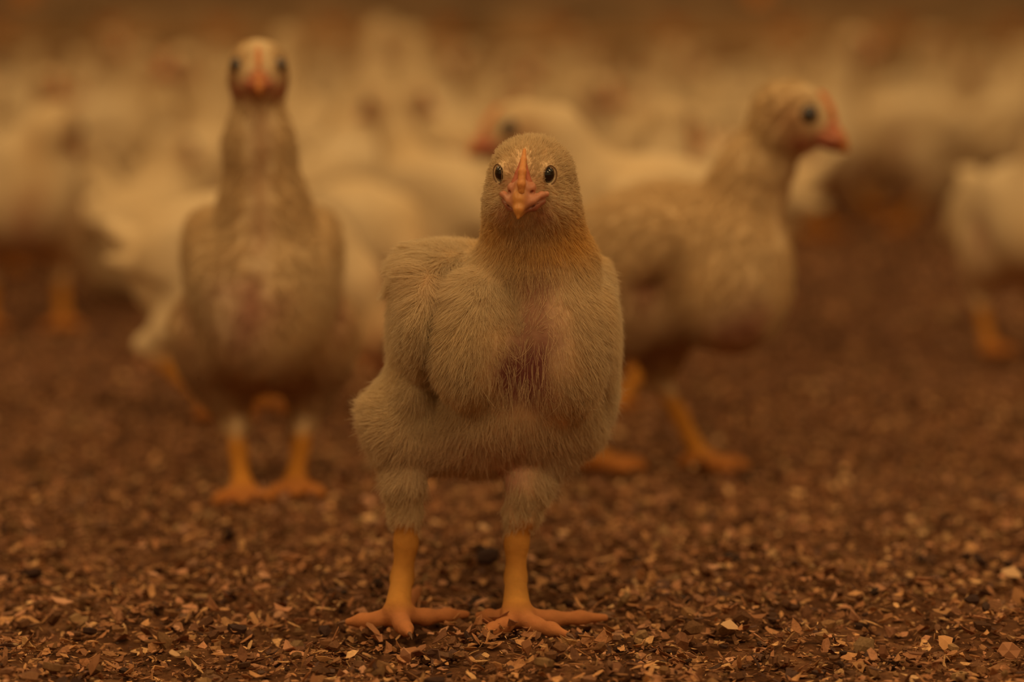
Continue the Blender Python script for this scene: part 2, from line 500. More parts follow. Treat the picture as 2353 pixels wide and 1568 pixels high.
PAL = np.array([[0.34, 0.17, 0.075], [0.27, 0.125, 0.055], [0.19, 0.082, 0.038], [0.40, 0.225, 0.105], [0.13, 0.055, 0.028],
                [0.30, 0.14, 0.075], [0.07, 0.034, 0.024], [0.47, 0.28, 0.14], [0.23, 0.10, 0.045], [0.36, 0.185, 0.11]])
PAL = PAL*[1.50, 1.60, 1.62]
PW = np.array([.13, .15, .15, .08, .12, .12, .08, .02, .11, .04]); PW /= PW.sum()
def chip_mat():
    m, nt, out = new_mat('wood_shaving')
    b = nt.nodes.new('ShaderNodeBsdfPrincipled'); b.inputs['Roughness'].default_value = 0.75; b.inputs['Specular IOR Level'].default_value = 0.2
    a = nt.nodes.new('ShaderNodeAttribute'); a.attribute_name = 'Col'
    tc = nt.nodes.new('ShaderNodeTexCoord')
    n = nt.nodes.new('ShaderNodeTexNoise'); n.inputs['Scale'].default_value = 900; n.inputs['Detail'].default_value = 5
    nt.links.new(tc.outputs['Object'], n.inputs['Vector'])
    rr = nt.nodes.new('ShaderNodeMapRange'); rr.inputs['To Min'].default_value = 0.5; rr.inputs['To Max'].default_value = 1.5
    nt.links.new(n.outputs['Fac'], rr.inputs['Value'])
    vm = nt.nodes.new('ShaderNodeVectorMath'); vm.operation = 'SCALE'
    nt.links.new(a.outputs['Color'], vm.inputs[0]); nt.links.new(rr.outputs['Result'], vm.inputs['Scale'])
    nt.links.new(vm.outputs['Vector'], b.inputs['Base Color'])
    nt.links.new(b.outputs['BSDF'], out.inputs['Surface'])
    return m
M_CHIP = chip_mat()

def chip_shape(kind, r):
    """unit-length flake, returns V (2n,3) with its triangles; length 1 along x"""
    n = 6
    if kind == 0:   asp, th = r.uniform(0.45, 0.9), 0.06       # flat flake
    elif kind == 1: asp, th = r.uniform(0.16, 0.3), 0.06       # splinter
    elif kind == 2: asp, th = r.uniform(0.5, 0.8), 0.07        # curled shaving
    else:           asp, th = r.uniform(0.6, 0.95), 0.45       # crumb of peat
    a = np.sort(np.linspace(0, 2*np.pi, n, endpoint=False) + r.uniform(-0.3, 0.3, n))
    rad = r.uniform(0.6, 1.0, n)*0.5
    x = np.cos(a)*rad; y = np.sin(a)*rad*asp
    curl = {0: 0.35, 1: 0.3, 2: 1.6, 3: 0.2}[kind]*r.uniform(0.4, 1.2)*r.choice([-1, 1])
    bend = r.uniform(-0.4, 0.4)
    z = curl*(x*x) + bend*x*y*2
    rim = np.stack([x, y, z], 1)
    top = np.array([[0, 0, th*0.5]]); bot = np.array([[0, 0, -th*0.5]])
    V = np.concatenate([rim + [0, 0, th*0.25], rim*[0.94, 0.94, 1] - [0, 0, th*0.25], top, bot])
    T = []
    for i in range(n):
        j = (i+1) % n
        T += [(i, j, 2*n), (n+j, n+i, 2*n+1), (i, n+i, n+j), (i, n+j, j)]
    return V, np.array(T)
rs = np.random.default_rng(11)
SHAPES = [chip_shape(k, rs) for k in ([0]*8 + [1]*12 + [2]*8 + [3]*4)]
NV = SHAPES[0][0].shape[0]; NT = SHAPES[0][1].shape[0]

def scatter(n, y0, y1, smin, smax, r, marg=0.06, ypow=1.0, zspread=0.005):
    y = y0 + (y1-y0)*r.random(n*3)**ypow
    x = r.uniform(-1, 1, n*3)*(W/2/F*y1*1.12+marg)
    k = np.abs(x) < (W/2/F*y*1.12+marg); x, y = x[k][:n], y[k][:n]; n = len(x)
    s = smin*(smax/smin)**(r.random(n)**1.6)
    rz = r.uniform(0, 2*np.pi, n); tilt = np.abs(r.normal(0, 0.55, n)); td = r.uniform(0, 2*np.pi, n)
    z = height(x, y) + r.random(n)**1.5*zspread + s*0.06 + s*0.25*np.sin(tilt)
    return x, y, z, s, rz, tilt, td
def rotmats(rz, tilt, td):
    c, s = np.cos(rz), np.sin(rz); o = np.zeros_like(c); i = o+1
    Rz = np.stack([np.stack([c, -s, o], -1), np.stack([s, c, o], -1), np.stack([o, o, i], -1)], -2)
    kx, ky = np.cos(td), np.sin(td); ct, st = np.cos(tilt), np.sin(tilt)
    Rt = np.stack([np.stack([ct+kx*kx*(1-ct), kx*ky*(1-ct), ky*st], -1), np.stack([kx*ky*(1-ct), ct+ky*ky*(1-ct), -kx*st], -1),
                   np.stack([-ky*st, kx*st, ct], -1)], -2)
    return Rt@Rz

def chips_mesh(name, sc_, r):
    x, y, z, s, rz, tilt, td = sc_
    n = len(x); R = rotmats(rz, tilt, td)
    kind = r.integers(0, len(SHAPES), n)
    SV = np.stack([a for a, _ in SHAPES]); STt = np.stack([b for _, b in SHAPES])
    v = np.einsum('nij,nkj->nki', R, SV[kind]*s[:, None, None]) + np.stack([x, y, z], 1)[:, None]
    t = STt[kind] + (np.arange(n)*NV)[:, None, None]
    c = PAL[r.choice(len(PAL), n, p=PW)]*r.uniform(0.7, 1.35, (n, 1))
    c[kind >= 28] *= 0.45
    c = np.repeat(c[:, None], NV, 1)
    return np_mesh(name, v.reshape(-1, 3), t.reshape(-1, 3), M_CHIP, c.reshape(-1, 3), smooth_shade=False)

r = np.random.default_rng(3)
near_s = scatter(62000, 1.02, 2.15, 0.0022, 0.0125, r, ypow=1.25, zspread=0.006)
me = chips_mesh('litter_chips', near_s, r)
link('litter_chips', me, floor, kind='stuff', label='fine near litter of brown shavings and peat crumbs')
far_s = scatter(20000, 2.1, 4.8, 0.006, 0.020, r, ypow=1.0, zspread=0.006)
me = chips_mesh('litter_chips', far_s, r)
link('litter_chips', me, floor, kind='stuff', label='far litter of brown shavings')
# fine dust-like fibres
fib_s = scatter(9000, 1.02, 1.6, 0.002, 0.005, r, zspread=0.009)
me = chips_mesh('litter_crumbs', fib_s, r)
link('litter_crumbs', me, floor, kind='stuff', label='small crumbs lying on top of the litter')

# individually built shavings: the ones that show largest, near the lens
chip_variants = []
for q in range(30):
    V, T = SHAPES[q]
    c = PAL[r.choice(len(PAL), p=PW)]*r.uniform(0.9, 1.25)
    if q >= 28: c = np.array([0.05, 0.025, 0.02])
    chip_variants.append(np_mesh('wood_shaving', V, T, M_CHIP, np.tile(c, (NV, 1)), smooth_shade=False))
pale = np_mesh('wood_shaving', *SHAPES[4], M_CHIP, np.tile([0.62, 0.40, 0.22], (NV, 1)), smooth_shade=False)
def place_chip(me, x, y, z, s, rot):
    o = link('wood_shaving', me, floor, (x, y, z)); o.scale = (s, s, s); o.rotation_euler = rot; return o
ind = scatter(290, 1.07, 1.42, 0.008, 0.0145, r, marg=0.0, ypow=1.2, zspread=0.004)
for i in range(len(ind[0])):
    x, y, z, s, rz, tl, td = [float(a[i]) for a in ind]
    place_chip(chip_variants[i % 30], x, y, z+0.004, s, (tl*math.cos(td)*1.1, tl*math.sin(td)*1.1, rz))
for (px, py, s, rz) in ((1110, 1222, 0.013, 0.9), (2322, 1328, 0.017, 0.2), (1297, 1232, 0.007, 0.5), (1955, 1390, 0.011, 2.2), (400, 1515, 0.010, 1.1), (1675, 1450, 0.014, 0.5)):
    g = G(px, py, 0.004); place_chip(pale, g[0], g[1], 0.006, s, (0.5, 0.1, rz))

# ================================================================== THE HERO CHICK (built at its real place, Y about 1.25 m)
def hero():
    S = 1.25/F
    org = np.array([*G(1050, 1435)[:2], 0.0])
    hx = unit([0, 1, 0])
    pr = []
    def E(px, py, Y, rl, rd, rv, k=0.008, pitch=0.0, roll=0.0):
        R = np.eye(3)
        if pitch:
            c, s = math.cos(pitch), math.sin(pitch); R = np.array([[1, 0, 0], [0, c, -s], [0, s, c]])
        if roll:
            c, s = math.cos(roll), math.sin(roll); R = np.array([[c, 0, s], [0, 1, 0], [-s, 0, c]])@R
        pr.append(Ell(P(px, py, Y), (rl*S, rd*S, rv*S), R, k))
    def C(a, b, ra, rb, k=0.006): pr.append(Cone(P(*a), P(*b), ra*S, rb*S, k))
    # trunk
    E(1165, 790, 1.325, 196, 330, 210, k=0.01, pitch=-0.35)
    E(1190, 790, 1.275, 190, 170, 205, k=0.012)
    E(1095, 770, 1.253, 105, 115, 160, k=0.006, roll=0.12)          # breast, two lobes
    E(1293, 775, 1.255, 98, 115, 185, k=0.010, roll=-0.05)
    E(1160, 950, 1.298, 190, 210, 125, k=0.018)                      # belly
    E(1100, 1010, 1.308, 170, 190, 75, k=0.012)
    E(918, 905, 1.303, 26, 110, 55, k=0.010)
    E(1150, 830, 1.405, 130, 190, 120, k=0.015)                      # rump
    # neck
    C((1222, 470, 1.252), (1232, 640, 1.272), 92, 130, k=0.012)
    E(1236, 590, 1.262, 120, 110, 80, k=0.012)
    # wings
    E(972, 745, 1.297, 72, 300, 165, k=0.003, roll=0.10, pitch=-0.2)
    E(1010, 618, 1.285, 68, 130, 60, k=0.005)
    E(1075, 618, 1.290, 70, 120, 58, k=0.010)
    E(955, 860, 1.305, 52, 230, 80, k=0.006)
    E(1372, 760, 1.300, 42, 280, 160, k=0.004, roll=-0.05, pitch=-0.2)
    E(1335, 640, 1.290, 50, 130, 60, k=0.006)
    # thighs
    E(925, 985, 1.290, 78, 120, 82, k=0.022)
    C((930, 985, 1.285), (931, 1100, 1.279), 72, 37, k=0.008)
    C((930, 1100, 1.277), (931, 1180, 1.282), 38, 36, k=0.006)
    E(1284, 945, 1.290, 94, 125, 100, k=0.020)
    C((1278, 985, 1.285), (1215, 1110, 1.279), 66, 44, k=0.010)
    C((1215, 1110, 1.277), (1203, 1175, 1.282), 46, 44, k=0.006)
    # shanks
    LA = G(914, 1398, 0.0105); RA = G(1187, 1400, 0.0105)
    pr.extend(chain([P(932, 1175, 1.283), P(933, 1250, 1.283), P(924, 1330, 1.281), LA], [30*S, 26*S, 25*S, 31*S], k=0.004))
    pr.extend(chain([P(1196, 1175, 1.284), P(1187, 1250, 1.283), P(1185, 1330, 1.281), RA], [34*S, 26*S, 24*S, 34*S], k=0.004))
    z = 0.0035
    LT = [G(800, 1430, z), G(940, 1456, z), G(1072, 1412, z)]; LH = G(962, 1352, z)
    RT = [G(1112, 1458, z), G(1300, 1458, z), G(1390, 1420, z)]; RH = G(1100, 1415, z)
    pr.extend(foot_prims(LA, LT, LH, 0.0034, r1=0.0017)); pr.extend(foot_prims(RA, RT, RH, 0.0034, r1=0.0017))
    # head
    E(1222, 420, 1.250, 91, 100, 94, k=0.008)
    E(1222, 392, 1.247, 80, 78, 66, k=0.008)
    E(1222, 492, 1.253, 97, 88, 66, k=0.012)
    E(1204, 415, 1.233, 66, 60, 66, k=0.010)
    E(1162, 470, 1.236, 36, 45, 42, k=0.008); E(1252, 474, 1.238, 42, 45, 42, k=0.008)
    fwd = unit([-0.16, -1, -0.32])
    HR = frame(fwd)
    er = 0.0044; eyeset = []
    nhead = 6
    HV, HQ = sdf_mesh(pr[-nhead:], 0.0016); hpx, hpy = proj(HV)
    for (ex, ey, dx) in ((1144, 400, -1), (1264, 403, 1)):
        near = np.where((hpx-ex)**2 + (hpy-ey)**2 < 11**2)[0]; sp = HV[near[np.argmin(HV[near, 1])]]
        sp = P(ex, ey, sp[1]); dirn = unit(HR@np.array([dx*0.82, -0.64, 0.12])); ER = eye_frame(dirn, HR[:, 2] + HR[:, 0]*dx*0.30)
        cpos = sp - dirn*er*0.80
        pr.append(Ell(cpos, np.array([1.10, 1.18, 1.06])*er, ER, k=0.0022))
        eyeset.append((cpos, ER))
    for cpos, ER in eyeset:
        pr.append(Ell(cpos + ER[:, 2]*er*1.0, np.array([0.76, 0.86, 1.00])*er, ER, k=0.0006, sub=True))
    V, Q = sdf_mesh(pr, 0.00075)
    V = smooth(V, Q, 1)
    px, py = proj(V)
    # colour of skin and down seen between barbs
    cream = np.array([0.80, 0.60, 0.38]); pink = np.array([0.62, 0.33, 0.24]); purple = np.array([0.22, 0.075, 0.075])
    yellow = np.array([0.70, 0.46, 0.16]); leg = np.array([0.54, 0.26, 0.06]); toe = np.array([0.50, 0.21, 0.085])
    c = np.tile(cream, (len(V), 1))
    def mixin(col, w):
        nonlocal c; c = c*(1-w[:, None]) + np.asarray(col)*w[:, None]
    front = sstep(1.34, 1.28, V[:, 1])
    nz = vnoise(V, 300, 5)*18
    mixin(yellow, 0.5*np.exp(-((px-1300)/70)**2-((py-545)/50)**2)*front + 0.5*np.exp(-((px-1130)/50)**2-((py-540)/40)**2)*front)
    mixin(yellow*0.8, 0.5*np.exp(-((px-1200)/80)**2-((py-560)/45)**2)*front)
    mixin([0.38, 0.20, 0.14], 0.9*np.exp(-((px-1240+nz)/62)**2-((py-700+nz)/130)**4)*front)
    mixin(purple, 0.97*np.exp(-((px-1214+nz)/84)**4-((py-865+nz)/92)**4)*front)
    mixin(pink, 0.6*np.exp(-((px-1120)/260)**2-((py-1050)/70)**2))
    mixin(pink*0.8, 0.85*np.exp(-((px-1165)/50)**2-((py-1110)/70)**2))
    mixin(pink*0.6, 0.6*np.exp(-((px-1015)/45)**2-((py-650)/30)**2))
    # legs
    lw = sstep(1185, 1225, py + nz*0.5)
    mixin(leg, lw); mixin(toe, sstep(0.016, 0.008, V[:, 2]))
    # face
    face = np.exp(-((px-1200)/45)**2-((py-430)/60)**2)*(V[:, 1] < 1.24)
    mixin([0.70, 0.38, 0.22], 0.5*face)
    me = np_mesh('body', V - org, Q, M_BODY, c)
    root = link('young_chicken', None, None, Vector(org), category='chicken',
                label='young white chicken in sharp focus facing the lens, bare pink patch on its breast')
    root.empty_display_size = 0.03
    body = link('body', me, root)
    # eyes
    heads = []
    em = eye_mesh(er); lm = lid_mesh(er)
    for cpos, ER in eyeset:
        e = link('eye', em, root, Vector(cpos-org), label='glossy black eye'); set_rot(e, ER)
        l = link('eyelid', lm, root, Vector(cpos-org)); set_rot(l, ER)
        heads.append(cpos)
    # beak
    q = 0.95
    BV_, BQ = sdf_mesh(beak_prims(q), 0.00032)
    BV_ = smooth(BV_, BQ, 1)
    bb = link('beak', np_mesh('beak', BV_, BQ, M_HORN, beak_color(BV_, q)), root)
    bpos = P(1200, 446, 1.2195)
    bf = frame([-0.17, -1, -0.28]); set_rot(bb, bf); bb.location = Vector(bpos-org)
    # comb ridge
    pts = [P(1205, 345, 1.2235), P(1203, 368, 1.2185), P(1200, 395, 1.2130), P(1198, 424, 1.2110), P(1198, 440, 1.2110)]
    cp = chain([p for p in pts], [0.0008, 0.0013, 0.0016, 0.0017, 0.0014], k=0.001)
    side = [P(1218, 392, 1.2200), P(1222, 415, 1.2180), P(1226, 436, 1.2160)]
    CV, CQ = sdf_mesh(cp, 0.00030)
    cc = np.tile(np.array([0.66, 0.29, 0.085]), (len(CV), 1))
    link('comb', np_mesh('comb', CV-org, CQ, M_COMB, cc), root)
    for s in (-1, 1):
        sd = [P(1202+s*4, 372, 1.2245), P(1200+s*9, 398, 1.2200), P(1199+s*16, 428, 1.2180)]
        DV, DQ = sdf_mesh(chain(sd, [0.0008, 0.0013, 0.0022], k=0.001), 0.0004)
        link('comb_base', np_mesh('comb_base', DV-org, DQ, M_COMB, np.tile(np.array([0.46, 0.13, 0.06]), (len(DV), 1))), root)
    for a, ts in ((LA, LT), (RA, RT)): add_claws(root, a, ts, org)
    # ---- down
    bp_ = bpos
    eyes = heads
    def dens(p, n):
        x, y = proj(p); nn = vnoise(p, 260, 9)*20
        d = np.ones(len(p))
        for e, ER in eyeset:
            l = (p-e)@ER/er; d *= np.where(l[:, 2] > 0, sstep(0.95, 1.25, np.sqrt((l[:, 0]/0.85)**2+(l[:, 1]/0.98)**2)), 1)
        d *= 1-0.97*np.exp(-((x-1199)/34)**4-((y-440)/38)**4)*(p[:, 1] < 1.25)
        d *= 1-0.9*np.exp(-((x-1200)/16)**4-((y-385)/45)**4)*(p[:, 1] < 1.25)
        fr = p[:, 1] < 1.31
        d *= 1-0.88*np.exp(-((x-1248+nn)/52)**4-((y-690+nn)/120)**4)*fr
        d *= 1-0.99*np.exp(-((x-1216+nn)/106)**4-((y-855+nn)/122)**4)*fr
        d *= 1-0.7*np.exp(-((np.abs(x-1200)-42)/20)**2-((y-488)/18)**2)*(p[:, 1] < 1.26)
        d *= 1-0.75*np.exp(-((x-1140)/170)**2-((y-1045)/80)**2)*fr
        d *= 1-0.85*np.exp(-((x-1165+nn)/38)**4-((y-1115)/60)**4)
        d *= sstep(1222, 1188, y + nn*0.7)
        d *= np.where(y > 1130, 0.75, 1)
        d *= np.where(p[:, 1] > 1.36, 0.25, 1)
        return np.clip(d, 0, 1)
    def flow(p, n):
        x, y = proj(p)
        hd = sstep(560, 500, y)[:, None]
        v = p - bp_; v /= np.linalg.norm(v, axis=1, keepdims=True)
        head = v*1.0 + np.array([0, 0.5, -0.15])
        mid = 1205 - sstep(600, 1100, y)*60
        bodyf = np.stack([np.clip((x-mid)/230, -1, 1)*0.55, np.full(len(p), 0.5), np.full(len(p), -1.0)], 1)
        # converge towards the bare breast line
        cv = np.exp(-((y-760)/160)**2)*np.exp(-((x-1215)/160)**2)
        wingf = np.array([-0.45, 0.9, -0.25]); ww = (np.exp(-((x-960)/60)**2-((y-600)/55)**2))[:, None]
        th = (np.exp(-((x-860)/70)**2-((y-950)/60)**2))[:, None]
        bodyf = bodyf*(1-th) + np.array([-0.6, 0.8, 0.05])*th*1.2
        return head*hd + bodyf*(1-hd)
    def length(p):
        x, y = proj(p)
        L = (0.0036 + 0.0012*vnoise(p, 500, 8)*0.5) + 0.0058*sstep(510, 640, y)
        L *= 1-0.45*np.exp(-((x-1200)/60)**2-((y-440)/70)**2)
        L += 0.006*np.exp(-((x-955)/55)**2-((y-590)/50)**2) + 0.0025*np.exp(-((x-840)/50)**2-((y-940)/60)**2)
        L += 0.004*np.exp(-((x-1380)/40)**2-((y-940)/60)**2)
        L *= 1-0.45*sstep(1090, 1180, y)
        L *= 1-0.68*np.exp(-((x-1215)/115)**4-((y-800)/165)**4)
        for e, ER in eyeset: L *= 1-0.6*np.exp(-(np.linalg.norm(p-e, axis=1)/0.0065)**4)
        return L
    def color(p):
        x, y = proj(p); f = (p[:, 1] < 1.33)
        base = np.tile(np.array([0.84, 0.73, 0.53]), (len(p), 1))
        yl = np.array([0.82, 0.55, 0.20])
        w = (0.75*np.exp(-((x-1320)/75)**2-((y-545)/55)**2) + 0.6*np.exp(-((x-1130)/45)**2-((y-530)/40)**2) + 0.6*np.exp(-((x-1225)/90)**2-((y-575)/35)**2))*f
        w = np.clip(w + 0.12 + 0.08*vnoise(p, 120, 3), 0, 1)
        base = base*(1-w[:, None]) + yl*w[:, None]
        pk = np.clip(0.9*np.exp(-((np.abs(x-1200)-42)/16)**2-((y-490)/16)**2)*f + 0.2*np.exp(-((x-1010)/60)**2-((y-655)/45)**2) + 0.35*np.exp(-((x-1240)/90)**2-((y-800)/170)**2)
             + 0.40*np.exp(-((x-1100)/240)**2-((y-1040)/70)**2) + 0.3*np.exp(-((x-1250)/25)**2-((y-490)/25)**2), 0, 1)
        hdm = (sstep(470, 400, y)*0.22)[:, None]; base = base*(1-hdm) + np.array([0.50, 0.34, 0.14])*hdm
        return base*(1-pk[:, None]) + np.array([0.62, 0.37, 0.25])*pk[:, None]
    def lift(p):
        x, y = proj(p)
        l = 0.46 - 0.20*sstep(520, 640, y)
        l += 0.32*sstep(390, 330, y)
        l += 0.3*np.exp(-((x-850)/50)**2-((y-930)/50)**2)
        return l
    cu = make_hair('down', V, Q, 230000, dens, flow, length, color, 0.00009, lift, clump_n=9000, clump=0.45, seed=4, curl=0.22)
    dn = link('down', cu, root, Vector(-org), kind='stuff')
    def densf(p, n):
        x, y = proj(p); fr = (p[:, 1] < 1.36)
        return np.clip(dens(p, n), 0, 1)**3*sstep(590, 640, y)*sstep(1090, 1000, y)*fr
    cu = make_hair('feather', V, Q, 42000, densf, flow, lambda p: np.full(len(p), 0.0125)*(1-0.5*np.exp(-((proj(p)[0]-1215)/125)**4-((proj(p)[1]-790)/190)**4)), color, 0.00010,
                   lambda p: np.full(len(p), 0.16), clump_n=620, clump=0.72, seed=15, npt=6, curl=0.08)
    link('feathers', cu, root, Vector(-org), kind='stuff')
    # loose wispy strands on breast, hips and flanks
    def dens2(p, n):
        x, y = proj(p); f = p[:, 1] < 1.33
        d = (0.9*np.exp(-((x-1205)/80)**2-((y-880)/90)**2) + 0.7*np.exp(-((x-1235)/50)**2-((y-640)/60)**2) + 0.5*np.exp(-((x-1100)/60)**2-((y-930)/60)**2))*f
        d += 0.5*np.exp(-((x-830)/40)**2-((y-970)/70)**2) + 0.8*np.exp(-((x-1390)/30)**2-((y-935)/40)**2) + 0.3*np.exp(-((x-1280)/40)**2-((y-1095)/30)**2)
        return np.clip(d, 0, 1)*0.3
    cu = make_hair('wisp', V, Q, 800, dens2, flow, lambda p: np.full(len(p), 0.011), color, 0.00010,
                   lambda p: np.full(len(p), 0.38), clump_n=110, clump=0.85, seed=9, npt=7, curl=0.25)
    link('wisps', cu, root, Vector(-org), kind='stuff', label='loose wispy feather barbs')
    def dens3(p, n):
        x, y = proj(p); return 0.6*np.exp(-((x-955)/38)**4-((y-590)/42)**4)*(p[:, 1] < 1.33)
    def flow3(p, n):
        x, y = proj(p); return np.stack([np.full(len(p), -1.0), np.full(len(p), 0.1), -(y-575)/90], 1)
    cu = make_hair('feather', V, Q, 1500, dens3, flow3, lambda p: np.full(len(p), 0.017), color, 0.00015,
                   lambda p: np.full(len(p), 0.5), clump_n=20, clump=0.85, seed=12, npt=7, curl=0.08)
    link('wing_feathers', cu, root, Vector(-org), kind='stuff', label='ruffled feather tips on the shoulder')
    return root
hero()

# ================================================================== OTHER BIRDS
def make_bird(name, label, spec, h=0.0022, fuzz=0, seed=0, group=None, hull='body'):
    """local frame: looks along -y, up z, feet at z = 0.  spec overrides below"""
    s = dict(pitch=0.3, torso=(0, 0.02, 0.112), tr=(0.044, 0.070, 0.050), breast=(0, -0.026, 0.112), br=(0.041, 0.035, 0.046),
             neck=[(0, -0.030, 0.145), (0, -0.042, 0.180)], nr=[0.026, 0.0155], head=(0, -0.052, 0.205), look=(0, -1, -0.1),
             hip=0.026, hock=[(-0.028, 0.030, 0.047), (0.028, 0.030, 0.047)], foot=[(-0.030, 0.002), (0.030, 0.002)], sit=0.0,
             foot_yaw=0.0, tail=(0, 0.115, 0.150), wing=1.0, hs=1.0, patch=1.0, wk=0.003, px=0.004, pz=-0.020, wx=0.037, wp=None, sz=0.012)
    s.update(spec)
    A = np.array
    hs = s['hs']
    Rp = A([[1, 0, 0], [0, math.cos(s['pitch']), math.sin(s['pitch'])], [0, -math.sin(s['pitch']), math.cos(s['pitch'])]])
    pr = [Ell(s['torso'], s['tr'], Rp, 0.01), Ell(s['breast'], s['br'], None, 0.014)]
    t0 = A(s['torso'], float)
    wp = s['pitch'] if s['wp'] is None else s['wp']; Rw = A([[1, 0, 0], [0, math.cos(wp), math.sin(wp)], [0, -math.sin(wp), math.cos(wp)]])
    back = t0 + Rp@A([0, s['tr'][1]*0.75, 0.006])
    pr.append(Ell(t0 + A([0, 0.0, -0.026]), (0.036, 0.05, 0.026), None, 0.014))
    pr.append(Cone(back, s['tail'], 0.022, 0.006, 0.014, ax=(0, 0, 1), q=0.6))
    if s['tail'] is not None:
        tl = A(s['tail'], float)
        for sx in (-1, 0, 1): pr.append(Cone(back, tl + [sx*0.008, 0.002, 0.0], 0.010, 0.004, 0.004))
    for sx in (-1, 1):
        pr.append(Ell(t0 + A([sx*s['wx'], 0.004, 0.010]), (0.0105*s['wing'], 0.056, 0.028), Rw, s['wk']))
        pr.append(Ell(t0 + A([sx*0.031, -0.034 if s['sz'] < 0.02 else -0.016, s['sz']]), (0.012, 0.018, 0.020), Rp, 0.005 if s['sz'] < 0.02 else 0.016))
        pr.append(Cone(t0 + A([sx*0.038, 0.03, 0.0]), t0 + Rp@A([sx*0.028, 0.082, 0.006]), 0.014, 0.004, 0.005, ax=(1, 0, 0), q=0.5))
    pts = [A(p, float) for p in s['neck']] + [A(s['head'], float)]
    rr = list(s['nr']) + [0.0145*hs]
    pr += chain(pts, rr, k=0.014)
    hd = A(s['head'], float); HR = frame(s['look'])
    pr.append(Ell(hd, A([0.0160, 0.0195, 0.0170])*hs, HR, 0.008))
    pr.append(Ell(hd + HR@A([0, -0.010, -0.003])*hs, A([0.0115, 0.012, 0.0115])*hs, HR, 0.006))
    pr.append(Ell(hd + HR@A([0, 0.0, -0.009])*hs, A([0.0145, 0.014, 0.010])*hs, HR, 0.008))
    tips_all = []
    for i, sx in enumerate((-1, 1)):
        hk = A(s['hock'][i], float); ft = A([*s['foot'][i], 0.008], float)
        hipp = t0 + A([sx*s['hip'], -0.004, -0.018])
        if not s['sit']:
            pr.append(Ell(hipp*0.75+hk*0.25, (0.021, 0.028, 0.026), None, 0.012))
            pr += chain([hipp, hipp*0.35+hk*0.65, hk], [0.022, 0.013, 0.0078], k=0.010)
            pr += chain([hk, hk*0.5+ft*0.5, ft], [0.0066, 0.0050, 0.0058], k=0.004)
        else:
            pr.append(Ell((t0[0]+sx*0.03, t0[1]-0.01, 0.03), (0.022, 0.035, 0.028), None, 0.012))
            ft = A([t0[0]+sx*0.03, t0[1]-0.035, 0.006])
        tips = []
        for a in (-0.62, 0.0, 0.62):
            a2 = a + s['foot_yaw']
            tips.append(A([ft[0]+math.sin(a2)*0.028, ft[1]-math.cos(a2)*0.030, 0.003]))
        hal = A([ft[0], ft[1]+0.014, 0.003])
        pr += foot_prims(ft, tips, hal, r0=0.0044, k=0.004)
        tips_all.append((ft, tips))
    V, Q = sdf_mesh(pr, h)
    # colours
    cream = A([0.80, 0.66, 0.44]); pink = A([0.60, 0.32, 0.23]); purple = A([0.34, 0.14, 0.12]); leg = A([0.52, 0.23, 0.04])
    c = np.tile(cream, (len(V), 1))
    def mixin(col, w):
        nonlocal c; c = c*(1-w[:, None]) + A(col)*w[:, None]
    bre = A(s['breast'], float); nz = vnoise(V, 180, seed)*0.006
    frontw = sstep(bre[1]+0.01, bre[1]-0.012, V[:, 1])
    mixin(purple, s['patch']*0.92*frontw*np.exp(-((V[:, 0]-s['px']+nz)/0.017)**2-((V[:, 2]-bre[2]-s['pz']+nz)/0.024)**2))
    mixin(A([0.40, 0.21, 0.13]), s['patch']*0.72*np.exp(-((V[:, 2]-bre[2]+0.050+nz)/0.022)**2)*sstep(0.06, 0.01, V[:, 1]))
    nk = A(s['neck'][-1], float)*0.6 + A(s['neck'][-2], float)*0.4
    nd = np.abs(V[:, 0]-nk[0]+nz*0.4)
    mixin(A([0.36, 0.17, 0.09]), 0.62*np.exp(-(nd/0.0055)**2)*sstep(nk[1]-0.004, nk[1]-0.014, V[:, 1])*sstep(bre[2]+0.018, bre[2]+0.035, V[:, 2])*(V[:, 2] < hd[2]-0.006))
    mixin(A([0.80, 0.56, 0.26]), 0.30*(0.5+0.5*vnoise(V, 60, seed+3)))
    # pink under the wing and yellow down on the nape
    mixin(A([0.36, 0.14, 0.09]), 0.85*np.exp(-((np.abs(V[:, 0])-0.038)/0.010)**2-((V[:, 1]-t0[1]+0.022)/0.012)**2-((V[:, 2]-t0[2]+0.008)/0.02)**2))
    if not s['sit']:
        lw = sstep(s['hock'][0][2]-0.002, s['hock'][0][2]-0.014, V[:, 2]); mixin(leg, lw)
    mixin(A([0.45, 0.18, 0.05]), sstep(0.014, 0.007, V[:, 2]))
    L = (V-hd)@HR/hs
    mixin(A([0.52, 0.36, 0.16]), 0.35*np.exp(-(np.linalg.norm(L, axis=1)/0.026)**4))
    mixin(A([0.46, 0.26, 0.14]), 0.80*np.exp(-((L[:, 1]+0.005)/0.013)**2-((L[:, 2]+0.001)/0.010)**2)*sstep(0.003, 0.008, np.abs(L[:, 0])))
    mixin(A([0.50, 0.18, 0.10]), 0.85*np.exp(-((L[:, 1]+0.012)/0.008)**2-((L[:, 2]+0.0115)/0.005)**2))
    me = np_mesh('body', V, Q, M_FLOCK, c)
    root = link(name, None, category='chicken', label=label)
    root.empty_display_size = 0.03
    if group: root['group'] = group
    link('body', me, root)
    er = 0.0050*hs
    em = eye_mesh(er)
    for sx in (-1, 1):
        e = link('eye', em, root, Vector(hd + HR@(A([sx*0.0124, -0.0105, 0.0035])*hs)), label='black eye')
        set_rot(e, eye_frame(HR@A([sx*0.93, -0.35, 0.05]), HR[:, 2]))
    q = 0.95*hs
    BV_, BQ = sdf_mesh(beak_prims(q, fine=False), 0.0006 if h < 0.002 else 0.0009)
